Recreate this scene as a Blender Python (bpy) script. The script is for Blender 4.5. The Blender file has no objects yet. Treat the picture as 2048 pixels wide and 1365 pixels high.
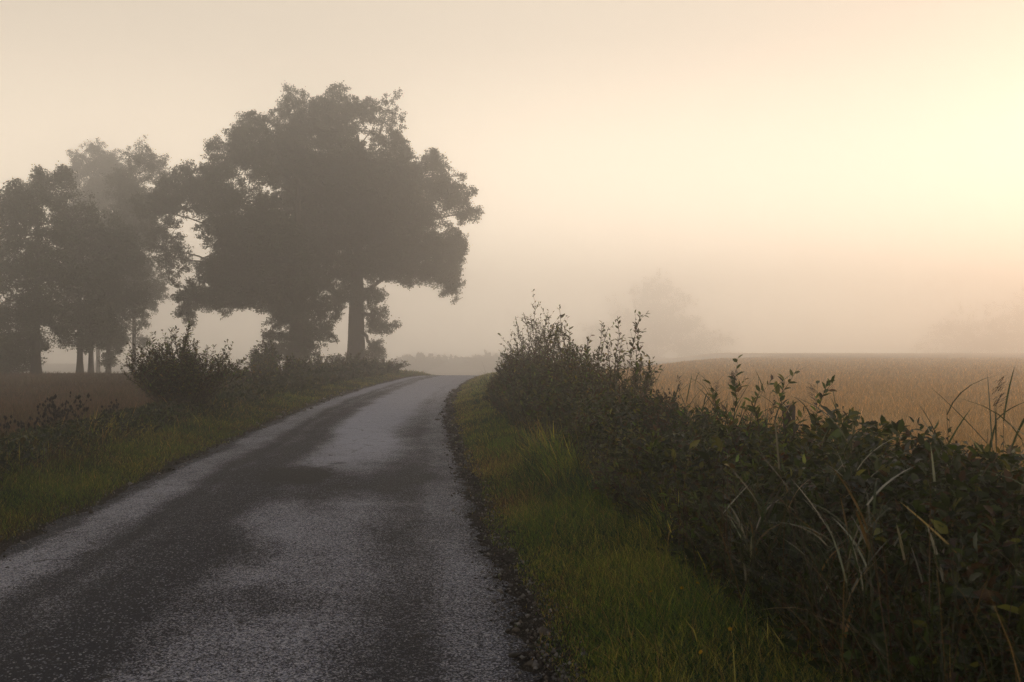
import bpy, math
import numpy as np

R = np.random.default_rng(11)
scene = bpy.context.scene
COL = scene.collection
F = 1991.1          # focal length in photo pixels (35 mm lens, 2048 px wide)
CAM_H = 1.6
HOR = 700.0         # horizon row in the photo

# ------------------------------------------------------------------ helpers
def norm(v):
    return v / np.maximum(np.linalg.norm(v, axis=-1, keepdims=True), 1e-9)

def smooth(a, b, x):
    t = np.clip((np.asarray(x, float) - a) / (b - a), 0, 1)
    return t * t * (3 - 2 * t)

def _hash(ix, iy, seed):
    h = (ix.astype(np.int64) * 374761393 + iy.astype(np.int64) * 668265263 + seed * 974634533) & 0xffffffff
    h = ((h ^ (h >> 13)) * 1274126177) & 0xffffffff
    return ((h ^ (h >> 16)) & 0xffff) / 65535.0

def vnoise(x, y, seed=0):
    x = np.asarray(x, float); y = np.asarray(y, float)
    ix = np.floor(x); iy = np.floor(y)
    fx = x - ix; fy = y - iy
    fx = fx * fx * (3 - 2 * fx); fy = fy * fy * (3 - 2 * fy)
    a = _hash(ix, iy, seed); b = _hash(ix + 1, iy, seed)
    c = _hash(ix, iy + 1, seed); d = _hash(ix + 1, iy + 1, seed)
    return (a * (1 - fx) + b * fx) * (1 - fy) + (c * (1 - fx) + d * fx) * fy

def fbm(x, y, seed=0, oct=4):
    s = 0; w = 0.5
    for k in range(oct):
        s = s + w * vnoise(x * 2 ** k, y * 2 ** k, seed + 17 * k); w *= 0.5
    return s / (1 - 0.5 ** oct)

def at(px, py, d):
    """point seen at photo pixel (px, py) at a distance d along +Y"""
    return np.array([(px - 1024) / F * d, d, CAM_H - (py - HOR) / F * d])

# road centre line
RY = np.array([-30, 0, 4.8, 9.1, 15.9, 24, 32, 37, 43, 50, 58, 68, 80, 95, 115, 150, 220, 1500.])
RX = np.array([0.9, -1.25, -1.76, -2.24, -2.86, -3.52, -3.98, -4.12, -4.24, -4.27, -4.15, -3.75, -2.7, -.2, 5.0, 17.5, 46, 46])
_yy = np.linspace(-40, 1500, 6161)
_xx = np.interp(_yy, RY, RX)
_k = np.hanning(37); _k /= _k.sum()
_xx = np.convolve(np.pad(_xx, 18, mode='edge'), _k, mode='valid')
def cx(y):
    return np.interp(y, _yy, _xx)

def zg(x, y):
    x = np.asarray(x, float); y = np.asarray(y, float)
    u = x - cx(y)
    z = 0.05 * smooth(1.95, 2.5, np.abs(u)) + 0.10 * smooth(2.3, 3.2, u) - 0.22 * smooth(3.2, 4.1, u) + 0.2 * smooth(4.2, 5.6, u)
    z = z + 0.10 * smooth(-2.4, -3.6, u) * smooth(0, 8, y)
    rise = .55 * np.clip((y + 5) / 300., 0, 1) - 3.0 * smooth(296, 410, y)
    z = z + rise * smooth(4.5, 17, u)
    fall = -0.10 * smooth(35, 60, y) - 5.5 * smooth(62, 160, y)
    z = z + fall * smooth(-12, -24, u)
    z = z - 2.4 * smooth(57, 125, y) * (1 - smooth(4.5, 17, u)) * (1 - smooth(-12, -24, u))
    return z

# --------------------------------------------------------------- mesh making
def tri_mesh(name, verts, tris, mat, parent=None, loc=(0, 0, 0), col=None, smooth_shade=False, attrs=None):
    verts = np.asarray(verts, np.float32) - np.asarray(loc, np.float32)
    tris = np.asarray(tris, np.int32)
    me = bpy.data.meshes.new(name)
    me.vertices.add(len(verts)); me.vertices.foreach_set('co', verts.ravel())
    me.loops.add(tris.size); me.loops.foreach_set('vertex_index', tris.ravel())
    me.polygons.add(len(tris)); me.polygons.foreach_set('loop_start', np.arange(0, tris.size, tris.shape[1], dtype=np.int32))
    if smooth_shade:
        me.polygons.foreach_set('use_smooth', np.ones(len(tris), bool))
    if col is not None:
        c = np.ones((len(verts), 4), np.float32); c[:, :3] = col
        a = me.color_attributes.new('Col', 'FLOAT_COLOR', 'POINT'); a.data.foreach_set('color', c.ravel())
    for k, v in (attrs or {}).items():
        a = me.attributes.new(k, 'FLOAT', 'POINT'); a.data.foreach_set('value', np.asarray(v, np.float32))
    me.update(calc_edges=True); me.validate()
    for m in (mat if isinstance(mat, (list, tuple)) else [mat]):
        me.materials.append(m)
    o = bpy.data.objects.new(name, me); COL.objects.link(o)
    if parent is not None:
        o.parent = parent
    else:
        o.location = loc
    return o

def empty(name, loc, label, cat, group=None):
    o = bpy.data.objects.new(name, None); COL.objects.link(o)
    o.location = loc; o.empty_display_size = 0.2
    tag(o, label, cat, group)
    return o

def tag(o, label=None, cat=None, group=None, kind=None):
    if label: o['label'] = label
    if cat: o['category'] = cat
    if group: o['group'] = group
    if kind: o['kind'] = kind
    return o

class Bag:
    """collects triangle geometry with a colour per vertex"""
    def __init__(s): s.v = []; s.t = []; s.c = []; s.n = 0
    def add(s, v, t, c):
        v = np.asarray(v, np.float32).reshape(-1, 3)
        c = np.broadcast_to(np.asarray(c, np.float32), (len(v), 3))
        s.v.append(v); s.t.append(np.asarray(t, np.int32) + s.n); s.c.append(c); s.n += len(v)
    def build(s, name, mat, parent=None, loc=(0, 0, 0), smooth_shade=False):
        return tri_mesh(name, np.concatenate(s.v), np.concatenate(s.t), mat, parent, loc, np.concatenate(s.c), smooth_shade)

# leaf templates: x along the leaf (0..1), y across (-.5...5), z bend
LEAF = np.array([[0, 0, 0], [.32, .44, .05], [.70, .34, .02], [1, 0, -.13], [.70, -.34, .02], [.32, -.44, .05], [.5, 0, -.05]])
LEAF_T = np.array([[0, 6, 1], [1, 6, 2], [2, 6, 3], [3, 6, 4], [4, 6, 5], [5, 6, 0]])
DIA = np.array([[0, 0, 0], [.5, .5, 0.06], [1, 0, -.06], [.5, -.5, 0.06]])
DIA_T = np.array([[0, 1, 2], [0, 2, 3]])

def stamp(tmpl, tris, pos, ax, up, L, W):
    n = len(pos)
    ax = norm(ax); side = norm(np.cross(up, ax)); nn = np.cross(ax, side)
    L = np.broadcast_to(np.asarray(L, float), (n,)); W = np.broadcast_to(np.asarray(W, float), (n,))
    v = (pos[:, None, :] + (tmpl[None, :, 0:1] * L[:, None, None]) * ax[:, None, :]
         + (tmpl[None, :, 1:2] * W[:, None, None]) * side[:, None, :]
         + (tmpl[None, :, 2:3] * L[:, None, None]) * nn[:, None, :])
    t = tris[None] + (np.arange(n) * len(tmpl))[:, None, None]
    return v.reshape(-1, 3), t.reshape(-1, 3)

def blades(pos, az, lean, L, W, droop, nseg=2, roll=None):
    n = len(pos)
    h = np.stack([np.cos(az), np.sin(az), np.zeros(n)], 1)
    up = np.array([0, 0, 1.0])
    if roll is None:
        roll = az + np.pi / 2 + R.normal(0, .5, n)
    sd = np.stack([np.cos(roll), np.sin(roll), np.zeros(n)], 1)
    rows = []
    for k in range(nseg + 1):
        s = k / nseg
        p = pos + (L * (s * np.cos(lean) - droop * .55 * s * s))[:, None] * up + (L * (s * np.sin(lean) + droop * .75 * s * s))[:, None] * h
        if k == nseg:
            rows.append(p[:, None, :])
        else:
            w = W * (0.75 + .6 * s if s < .4 else 1.0 - (s - .4) * 1.0) * .5
            rows.append(np.stack([p - sd * w[:, None], p + sd * w[:, None]], 1))
    v = np.concatenate(rows, 1)
    m = 2 * nseg + 1
    tr = []
    for k in range(nseg - 1):
        a = 2 * k
        tr += [[a, a + 1, a + 3], [a, a + 3, a + 2]]
    a = 2 * (nseg - 1); tr.append([a, a + 1, a + 2])
    tr = np.array(tr)
    t = tr[None] + (np.arange(n) * m)[:, None, None]
    return v.reshape(-1, 3), t.reshape(-1, 3), m

def tubes(P, rad, sides=4):
    """P (S, n, 3) polylines, rad (S, n) radii"""
    S, n, _ = P.shape
    d = np.gradient(P, axis=1); d = norm(d)
    ref = np.where(np.abs(d[..., 2:3]) > .9, np.array([1.0, 0, 0]), np.array([0, 0, 1.0]))
    a = norm(np.cross(d, ref)); b = np.cross(d, a)
    th = np.arange(sides) * 2 * np.pi / sides
    ring = P[:, :, None, :] + rad[:, :, None, None] * (np.cos(th)[None, None, :, None] * a[:, :, None, :] + np.sin(th)[None, None, :, None] * b[:, :, None, :])
    v = ring.reshape(S, n * sides, 3)
    tr = []
    for i in range(n - 1):
        for k in range(sides):
            k2 = (k + 1) % sides
            A = i * sides + k; B = i * sides + k2; C = A + sides; D = B + sides
            tr += [[A, B, D], [A, D, C]]
    tr = np.array(tr)
    t = tr[None] + (np.arange(S) * n * sides)[:, None, None]
    return v.reshape(-1, 3), t.reshape(-1, 3)

def rnd_dir(n):
    return norm(R.normal(0, 1, (n, 3)))

def vary(base, n, amt=.25, hue=.12):
    """n colours round a base colour"""
    b = np.asarray(base, float)
    k = np.exp(R.normal(0, amt, (n, 1)))
    return np.clip(b * k * np.exp(R.normal(0, hue, (n, 3))), 0.004, .9)

# ------------------------------------------------------------------ materials
def new_mat(name):
    m = bpy.data.materials.new(name); m.use_nodes = True
    nt = m.node_tree; nt.nodes.clear()
    return m, nt, nt.nodes.new, nt.links.new

def leaf_mat(name, rough=.45, trans=.3, spec=.4, tint=(1.25, 1.15, .55)):
    m, nt, N, Lk = new_mat(name)
    out = N('ShaderNodeOutputMaterial'); p = N('ShaderNodeBsdfPrincipled'); tr = N('ShaderNodeBsdfTranslucent'); mx = N('ShaderNodeMixShader')
    at_ = N('ShaderNodeAttribute'); at_.attribute_name = 'Col'
    mul = N('ShaderNodeMix'); mul.data_type = 'RGBA'; mul.blend_type = 'MULTIPLY'; mul.inputs['Factor'].default_value = 1
    mul.inputs['B'].default_value = (*tint, 1)
    Lk(at_.outputs['Color'], p.inputs['Base Color']); Lk(at_.outputs['Color'], mul.inputs['A'])
    Lk(mul.outputs['Result'], tr.inputs['Color'])
    p.inputs['Roughness'].default_value = rough; p.inputs['Specular IOR Level'].default_value = spec
    mx.inputs['Fac'].default_value = trans
    Lk(p.outputs[0], mx.inputs[1]); Lk(tr.outputs[0], mx.inputs[2]); Lk(mx.outputs[0], out.inputs['Surface'])
    return m

def bark_mat(name, c=(.06, .05, .04)):
    m, nt, N, Lk = new_mat(name)
    out = N('ShaderNodeOutputMaterial'); p = N('ShaderNodeBsdfPrincipled')
    no = N('ShaderNodeTexNoise'); no.inputs['Scale'].default_value = 7; no.inputs['Detail'].default_value = 6
    tc = N('ShaderNodeTexCoord'); mp = N('ShaderNodeMapping'); mp.inputs['Scale'].default_value = (1, 1, .25)
    Lk(tc.outputs['Object'], mp.inputs['Vector']); Lk(mp.outputs[0], no.inputs['Vector'])
    cr = N('ShaderNodeValToRGB'); cr.color_ramp.elements[0].position = .3; cr.color_ramp.elements[1].position = .75
    cr.color_ramp.elements[0].color = (*[k * .5 for k in c], 1); cr.color_ramp.elements[1].color = (*[k * 1.5 for k in c], 1)
    bp = N('ShaderNodeBump'); bp.inputs['Strength'].default_value = .6; bp.inputs['Distance'].default_value = .05
    Lk(no.outputs['Fac'], cr.inputs['Fac']); Lk(cr.outputs[0], p.inputs['Base Color'])
    Lk(no.outputs['Fac'], bp.inputs['Height']); Lk(bp.outputs[0], p.inputs['Normal'])
    p.inputs['Roughness'].default_value = .9
    Lk(p.outputs[0], out.inputs['Surface'])
    return m

M_LEAF = leaf_mat('hedge leaf', .30, .52, .5, (1.35, 1.2, .5))
M_TREE = leaf_mat('tree leaf', .6, .22, .25)
M_GRASS = leaf_mat('grass blade', .5, .48, .35, (1.2, 1.15, .6))
M_REED = leaf_mat('reed leaf', .48, .3, .4, (1.2, 1.15, .55))
M_STEM = leaf_mat('stem', .7, .0, .3)
M_CROP = leaf_mat('crop', .7, .3, .2, (1.2, 1.0, .7))
M_BARK = bark_mat('bark')
M_PETAL = leaf_mat('petal', .6, .4, .2, (1, 1, 1))

def ground_mat():
    m, nt, N, Lk = new_mat('ground')
    out = N('ShaderNodeOutputMaterial'); p = N('ShaderNodeBsdfPrincipled')
    at_ = N('ShaderNodeAttribute'); at_.attribute_name = 'Col'
    tc = N('ShaderNodeTexCoord')
    n1 = N('ShaderNodeTexNoise'); n1.inputs['Scale'].default_value = 2.2; n1.inputs['Detail'].default_value = 9; n1.inputs['Roughness'].default_value = .72
    n2 = N('ShaderNodeTexNoise'); n2.inputs['Scale'].default_value = 38; n2.inputs['Detail'].default_value = 4
    for n in (n1, n2): Lk(tc.outputs['Object'], n.inputs['Vector'])
    cr = N('ShaderNodeValToRGB'); cr.color_ramp.elements[0].position = .3; cr.color_ramp.elements[1].position = .72
    cr.color_ramp.elements[0].color = (.55, .55, .55, 1); cr.color_ramp.elements[1].color = (1.4, 1.35, 1.25, 1)
    Lk(n1.outputs['Fac'], cr.inputs['Fac'])
    mul = N('ShaderNodeMix'); mul.data_type = 'RGBA'; mul.blend_type = 'MULTIPLY'; mul.inputs['Factor'].default_value = 1
    Lk(at_.outputs['Color'], mul.inputs['A']); Lk(cr.outputs[0], mul.inputs['B'])
    cr2 = N('ShaderNodeValToRGB'); cr2.color_ramp.elements[0].position = .35; cr2.color_ramp.elements[1].position = .68
    cr2.color_ramp.elements[0].color = (.45, .45, .45, 1); cr2.color_ramp.elements[1].color = (1.5, 1.5, 1.5, 1)
    Lk(n2.outputs['Fac'], cr2.inputs['Fac'])
    mul2 = N('ShaderNodeMix'); mul2.data_type = 'RGBA'; mul2.blend_type = 'MULTIPLY'; mul2.inputs['Factor'].default_value = 1
    Lk(mul.outputs['Result'], mul2.inputs['A']); Lk(cr2.outputs[0], mul2.inputs['B'])
    bp = N('ShaderNodeBump'); bp.inputs['Strength'].default_value = .8; bp.inputs['Distance'].default_value = .03
    Lk(n2.outputs['Fac'], bp.inputs['Height']); Lk(bp.outputs[0], p.inputs['Normal'])
    p.inputs['Roughness'].default_value = .95; p.inputs['Specular IOR Level'].default_value = .15
    Lk(mul2.outputs['Result'], p.inputs['Base Color']); Lk(p.outputs[0], out.inputs['Surface'])
    return m

def road_mat():
    m, nt, N, Lk = new_mat('worn asphalt')
    out = N('ShaderNodeOutputMaterial'); p = N('ShaderNodeBsdfPrincipled')
    at_ = N('ShaderNodeAttribute'); at_.attribute_name = 'wear_haze'
    dk = N('ShaderNodeAttribute'); dk.attribute_name = 'tar'
    tc = N('ShaderNodeTexCoord')
    vo = N('ShaderNodeTexVoronoi'); vo.inputs['Scale'].default_value = 110
    n1 = N('ShaderNodeTexNoise'); n1.inputs['Scale'].default_value = 170; n1.inputs['Detail'].default_value = 3; n1.inputs['Roughness'].default_value = .6
    n2 = N('ShaderNodeTexNoise'); n2.inputs['Scale'].default_value = 9; n2.inputs['Detail'].default_value = 9; n2.inputs['Roughness'].default_value = .74
    for n in (vo, n1, n2): Lk(tc.outputs['Object'], n.inputs['Vector'])
    # chip brightness: random per voronoi cell, shaped by noise
    def math_(op, a, b=None, clamp=False):
        q = N('ShaderNodeMath'); q.operation = op; q.use_clamp = clamp
        for i, s in enumerate((a, b)):
            if s is None: continue
            if isinstance(s, (int, float)): q.inputs[i].default_value = s
            else: Lk(s, q.inputs[i])
        return q.outputs[0]
    sep = N('ShaderNodeSeparateColor'); Lk(vo.outputs['Color'], sep.inputs[0])
    chip = math_('MULTIPLY', sep.outputs[0], .6)
    chip = math_('ADD', chip, math_('MULTIPLY', n1.outputs['Fac'], .9))
    chip = math_('SUBTRACT', chip, .28)
    wear_haze = math_('ADD', at_.outputs['Fac'], math_('MULTIPLY', math_('SUBTRACT', n2.outputs['Fac'], .5), .62))
    # share of pale stone chips grows with wear and with the painted far haze
    thr = math_('SUBTRACT', .86, math_('MULTIPLY', wear_haze, .52))
    mask = N('ShaderNodeMapRange'); mask.interpolation_type = 'SMOOTHSTEP'
    Lk(chip, mask.inputs['Value']); Lk(math_('SUBTRACT', thr, .10), mask.inputs['From Min']); Lk(math_('ADD', thr, .16), mask.inputs['From Max'])
    sparse = N('ShaderNodeMapRange'); Lk(sep.outputs[2], sparse.inputs['Value']); sparse.inputs['From Min'].default_value = .925; sparse.inputs['From Max'].default_value = .965
    sparse.inputs['To Max'].default_value = .8
    cover = math_('MAXIMUM', mask.outputs[0], sparse.outputs[0])
    rp = N('ShaderNodeValToRGB')
    rp.color_ramp.elements[0].color = (.26, .29, .40, 1); rp.color_ramp.elements[1].color = (.64, .64, .69, 1)
    Lk(sep.outputs[1], rp.inputs['Fac'])
    mx = N('ShaderNodeMix'); mx.data_type = 'RGBA'
    Lk(cover, mx.inputs['Factor']); mx.inputs['A'].default_value = (.004, .008, .021, 1); Lk(rp.outputs[0], mx.inputs['B'])
    dn = N('ShaderNodeTexNoise'); dn.inputs['Scale'].default_value = 5; dn.inputs['Detail'].default_value = 5; Lk(tc.outputs['Object'], dn.inputs['Vector'])
    va = N('ShaderNodeVectorMath'); va.operation = 'MULTIPLY_ADD'; Lk(dn.outputs['Color'], va.inputs[0]); va.inputs[1].default_value = (.35, .35, 0); Lk(tc.outputs['Object'], va.inputs[2])
    ce = N('ShaderNodeTexVoronoi'); ce.feature = 'DISTANCE_TO_EDGE'; ce.inputs['Scale'].default_value = 1.5; Lk(va.outputs[0], ce.inputs['Vector'])
    crack = N('ShaderNodeMapRange'); Lk(ce.outputs['Distance'], crack.inputs['Value']); crack.inputs['From Min'].default_value = .006; crack.inputs['From Max'].default_value = .020
    crack.inputs['To Min'].default_value = 1; crack.inputs['To Max'].default_value = 0
    cg = N('ShaderNodeMapRange'); Lk(n2.outputs['Fac'], cg.inputs['Value']); cg.inputs['From Min'].default_value = .46; cg.inputs['From Max'].default_value = .58
    ck = math_('MULTIPLY', math_('MULTIPLY', crack.outputs[0], cg.outputs[0]), .85)
    cm = N('ShaderNodeMix'); cm.data_type = 'RGBA'; Lk(ck, cm.inputs['Factor']); Lk(mx.outputs['Result'], cm.inputs['A']); cm.inputs['B'].default_value = (.006, .007, .009, 1)
    mx = cm
    tm = N('ShaderNodeMix'); tm.data_type = 'RGBA'; tm.inputs['B'].default_value = (.004, .006, .011, 1)
    nn = math_('ADD', dk.outputs['Fac'], math_('MULTIPLY', math_('SUBTRACT', n2.outputs['Fac'], .5), 1.1))
    tmask = N('ShaderNodeMapRange'); Lk(nn, tmask.inputs['Value']); tmask.inputs['From Min'].default_value = .42; tmask.inputs['From Max'].default_value = .62
    Lk(math_('MULTIPLY', tmask.outputs[0], .8), tm.inputs['Factor']); Lk(mx.outputs['Result'], tm.inputs['A'])
    bp = N('ShaderNodeBump'); bp.inputs['Strength'].default_value = .9; bp.inputs['Distance'].default_value = .012
    Lk(math_('ADD', mask.outputs[0], math_('MULTIPLY', n1.outputs['Fac'], .6)), bp.inputs['Height'])
    Lk(bp.outputs[0], p.inputs['Normal'])
    p.inputs['Roughness'].default_value = .58; p.inputs['Specular IOR Level'].default_value = .12
    Lk(tm.outputs['Result'], p.inputs['Base Color']); Lk(p.outputs[0], out.inputs['Surface'])
    return m

# ------------------------------------------------------------- ground + road
def axis(vals):
    return np.unique(np.round(np.concatenate(vals), 4))
us = axis([np.arange(-1.6, -8, -.2) * -1, -np.arange(1.6, 8, .2), np.arange(-1.6, 1.7, .8), np.arange(8, 30, 1.0), -np.arange(8, 30, 1.0),
           np.arange(30, 120, 6.), -np.arange(30, 120, 6.), np.array([120, 160, 220, 300, 380.]), -np.array([120, 160, 220, 300, 380.])])
ys = axis([np.arange(-40, 0, 4.), np.arange(0, 40, .5), np.arange(40, 130, 2.), np.arange(130, 320, 6.), np.array([320, 340, 360, 380, 400, 440, 480, 510.])])
U, Y = np.meshgrid(us, ys)
X = cx(Y) + U
Z = zg(X, Y) - .012 * (np.abs(U) < 1.9)
nU, nY = len(us), len(ys)
idx = np.arange(nU * nY).reshape(nY, nU)
quads = np.stack([idx[:-1, :-1], idx[:-1, 1:], idx[1:, 1:], idx[1:, :-1]], -1).reshape(-1, 4)
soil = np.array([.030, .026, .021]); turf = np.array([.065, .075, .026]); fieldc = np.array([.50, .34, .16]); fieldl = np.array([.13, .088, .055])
Uf = U.ravel(); Xf = X.ravel(); Yf = Y.ravel()
c = np.tile(soil, (len(Uf), 1))
def lerp(c, tgt, w): return c * (1 - w[:, None]) + tgt * w[:, None]
c = lerp(c, turf, smooth(2.1, 2.5, np.abs(Uf)))
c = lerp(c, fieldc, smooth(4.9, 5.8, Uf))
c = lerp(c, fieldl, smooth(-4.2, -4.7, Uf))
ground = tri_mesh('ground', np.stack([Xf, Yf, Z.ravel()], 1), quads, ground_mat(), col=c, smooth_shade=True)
tag(ground, 'flat open fields and grass verges on both sides of the lane', 'ground', kind='structure')

ru = np.linspace(0, 1, 79)
rv = np.concatenate([np.arange(-12, 3, .5), np.arange(3, 16, .05), np.arange(16, 40, .12), np.arange(40, 160, .8)])
UU, VV = np.meshgrid(ru, rv)
le = -1.93 - .10 * (fbm(rv * 1.3, rv * 0, 3) - .5) * 2 - .05 * (vnoise(rv * 6, rv * 0, 9) - .5) * 2
re = 1.90 + .10 * (fbm(rv * 1.3, rv * 0 + 5, 4) - .5) * 2 + .06 * (vnoise(rv * 6, rv * 0, 19) - .5) * 2 + .05 * (vnoise(rv * 17, rv * 0, 29) - .5) * 2
LU = le[:, None] * (1 - UU) + re[:, None] * UU          # lateral metres from the centre
xs = cx(VV) + LU
crown = .022 * (1 - (LU / 1.95) ** 2)
zz = zg(xs * 0 + cx(VV), VV) + .006 + crown
q = LU + 1.93                                            # metres from the left edge
wob = .16 * (fbm(VV * .45, q * .6, 31) - .5) * 2 + .22 * (fbm(VV * 2.1, q * 3.5, 33) - .5)
qq = q + wob
wear_haze = (.80 * (smooth(.05, .25, qq) - smooth(.50, .95, qq)) + .36 * smooth(.82, 1.0, qq)
        - .25 * (smooth(1.0, 1.25, qq) - smooth(1.45, 1.75, qq))
        + .44 * (smooth(1.45, 2.05, qq) - smooth(2.6, 3.2, qq))
        + .02 * smooth(2.9, 3.2, qq) + .30 * (smooth(3.30, 3.5, qq) - smooth(3.68, 3.85, qq)))
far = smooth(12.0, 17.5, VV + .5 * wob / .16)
wear_haze = wear_haze + far * .55 * (smooth(1.2, 1.9, qq) - smooth(2.9, 3.7, qq)) + .50 * smooth(15, 50, VV)  # last term paints distance haze and grazing light into the road colour
def blob(u0, v0, a, b, soft=.85):
    r = np.sqrt(((qq - u0) / a) ** 2 + ((VV - v0) / b) ** 2) + .9 * (fbm(q * 2.2, VV * 1.3, 77) - .5) + .3 * (fbm(q * 9, VV * 5, 78) - .5)
    return 1 - smooth(1 - soft, 1 + soft * .4, r)
wear_haze = wear_haze - .60 * blob(2.35, 11.9, 1.15, 1.9) - .45 * blob(1.75, 7.9, .42, 1.1) - .3 * blob(2.3, 6.3, .5, .5) + .25 * blob(3.0, 10.25, .6, .3)
wear_haze = wear_haze - .35 * blob(3.1, 19.5, .45, 4.0) - .25 * (1 - smooth(3.5, 7.5, VV)) * (qq < 1.7)
wear_haze = wear_haze + .22 * (fbm(q * 1.6, VV * .7, 5) - .5) * 2 + .25 * (fbm(q * 5, VV * 2.6, 6) - .5)
wear_haze = np.maximum(-.08 + 1.26 * wear_haze, .05)
tar = .70 * blob(1.95, 12.6, .75, 1.6, .7) + .25 * blob(2.6, 14.2, .7, .8)
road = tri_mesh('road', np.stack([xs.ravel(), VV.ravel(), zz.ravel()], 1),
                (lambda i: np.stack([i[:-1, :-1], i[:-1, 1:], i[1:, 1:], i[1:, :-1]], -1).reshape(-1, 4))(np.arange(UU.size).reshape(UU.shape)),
                road_mat(), smooth_shade=True, attrs={'wear_haze': wear_haze.ravel(), 'tar': tar.ravel()})
tag(road, 'narrow worn asphalt lane curving away into the fog', 'road', kind='structure')

# ---------------------------------------------------------------- verge grass
GREEN = np.array([.165, .245, .042]); DGREEN = np.array([.022, .066, .028]); TAN = np.array([.46, .30, .12]); BROWN = np.array([.13, .072, .034]); OLIVE = np.array([.42, .37, .09])

def sample_strip(n, u0, u1, y0, y1, p=1.6):
    """points beside the road, denser near the camera"""
    t = R.random(n)
    a, b = y0 ** (1 - p), y1 ** (1 - p)
    y = (a + (b - a) * t) ** (1 / (1 - p))
    u = u0 + (u1 - u0) * R.random(n)
    return cx(y) + u, y, u

def in_view(x, y, margin=.6):
    return np.abs(x) < .53 * y + margin

def grass(name, n, u0, u1, y0, y1, hfun, cfun, label, edge_ragged=.15, p=1.6, wscale=1.0):
    x, y, u = sample_strip(n, u0, u1, y0, y1, p)
    keep = in_view(x, y)
    near = np.abs(u) - 1.93                       # distance from the asphalt
    patch = fbm(x * 2.3, y * 1.7, 8)
    keep &= (near > edge_ragged * (patch * 2.4 - .55)) | (R.random(n) < .03)
    keep &= R.random(n) < np.clip(.25 + near / .5, 0, 1)
    x, y, u = x[keep], y[keep], u[keep]; n = len(x)
    z = zg(x, y)
    h = hfun(x, y, u) * np.exp(R.normal(0, .3, n))
    w = np.maximum(.0038, .00042 * y) * wscale * (0.7 + .6 * R.random(n)) * (1 + 1.2 * (h > .3))
    stalk = (R.random(n) < .006) & (near[keep] > .35)
    h = np.where(stalk, h * 1.5 + .09, h); w = np.where(stalk, w * .6, w)
    lean = np.abs(R.normal(.25, .22, n)); az = R.random(n) * 2 * np.pi
    v, t, m = blades(np.stack([x, y, z - .01], 1), az, lean, h, w, .15 + .5 * R.random(n), 2)
    c = cfun(x, y, u, n)
    c[stalk] = TAN * np.exp(R.normal(0, .3, (stalk.sum(), 1)))
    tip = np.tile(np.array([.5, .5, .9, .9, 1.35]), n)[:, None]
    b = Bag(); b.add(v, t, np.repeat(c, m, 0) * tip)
    o = b.build(name, M_GRASS)
    return tag(o, label, 'grass', kind='stuff')

def mixcol(x, y, wts, n, seeds):
    """patchy choice between several grass colours"""
    s = np.stack([w * (.12 + 1.9 * vnoise(x * f, y * f, sd) ** 2) for (cc, w, f), sd in zip(wts, seeds)], 1)
    s = s / s.sum(1, keepdims=True)
    r = R.random(n)[:, None]
    k = (np.cumsum(s, 1) < r).sum(1).clip(0, len(wts) - 1)
    base = np.array([cc for cc, _, _ in wts])[k]
    return base * np.exp(R.normal(0, .28, (n, 1)))

def hr(x, y, u):
    h = .035 + .04 * smooth(2.0, 3.1, u) + .08 * fbm(x * 1.6, y * 1.1, 12) * smooth(2.0, 2.5, u)
    h = h + .26 * np.exp(-((u - 3.05) / .35) ** 2 - ((y - 12.3) / 2.4) ** 2)
    h = h + .24 * np.exp(-((x - 1.22) / .22) ** 2 - ((y - 7.35) / .3) ** 2)
    return h
def cr_(x, y, u, n):
    near = 1 - smooth(2.1, 2.75, u)
    return mixcol(x, y, [(GREEN, 1.2, .9), (DGREEN, .9 + .9 * (1 - near), 1.2), (TAN, .04 + .40 * near, 1.7), (BROWN, .16 + .5 * near, 1.5), (OLIVE, .7, 1.1)], n, (1, 2, 3, 4, 5))
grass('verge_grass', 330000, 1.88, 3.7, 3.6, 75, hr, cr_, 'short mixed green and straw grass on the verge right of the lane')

def hl(x, y, u):
    h = .04 + .17 * smooth(2.6, 3.9, -u) * (.35 + fbm(x * 1.1, y * .8, 22)) + .05 * fbm(x * 2, y * 2, 23)
    return h
def cl_(x, y, u, n):
    near = 1 - smooth(2.2, 3.0, -u)
    return mixcol(x, y, [(GREEN, 1.0, .6), (DGREEN, 1.9 - .9 * near, .8), (TAN, .06, 1.3), (BROWN, .22 + .35 * near, 1.2), (OLIVE, .6, .7)], n, (6, 7, 8, 9, 10)) * .72
grass('verge_grass', 210000, -1.88, -4.6, 7, 75, hl, cl_, 'uneven dark grass on the verge left of the lane')

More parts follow.
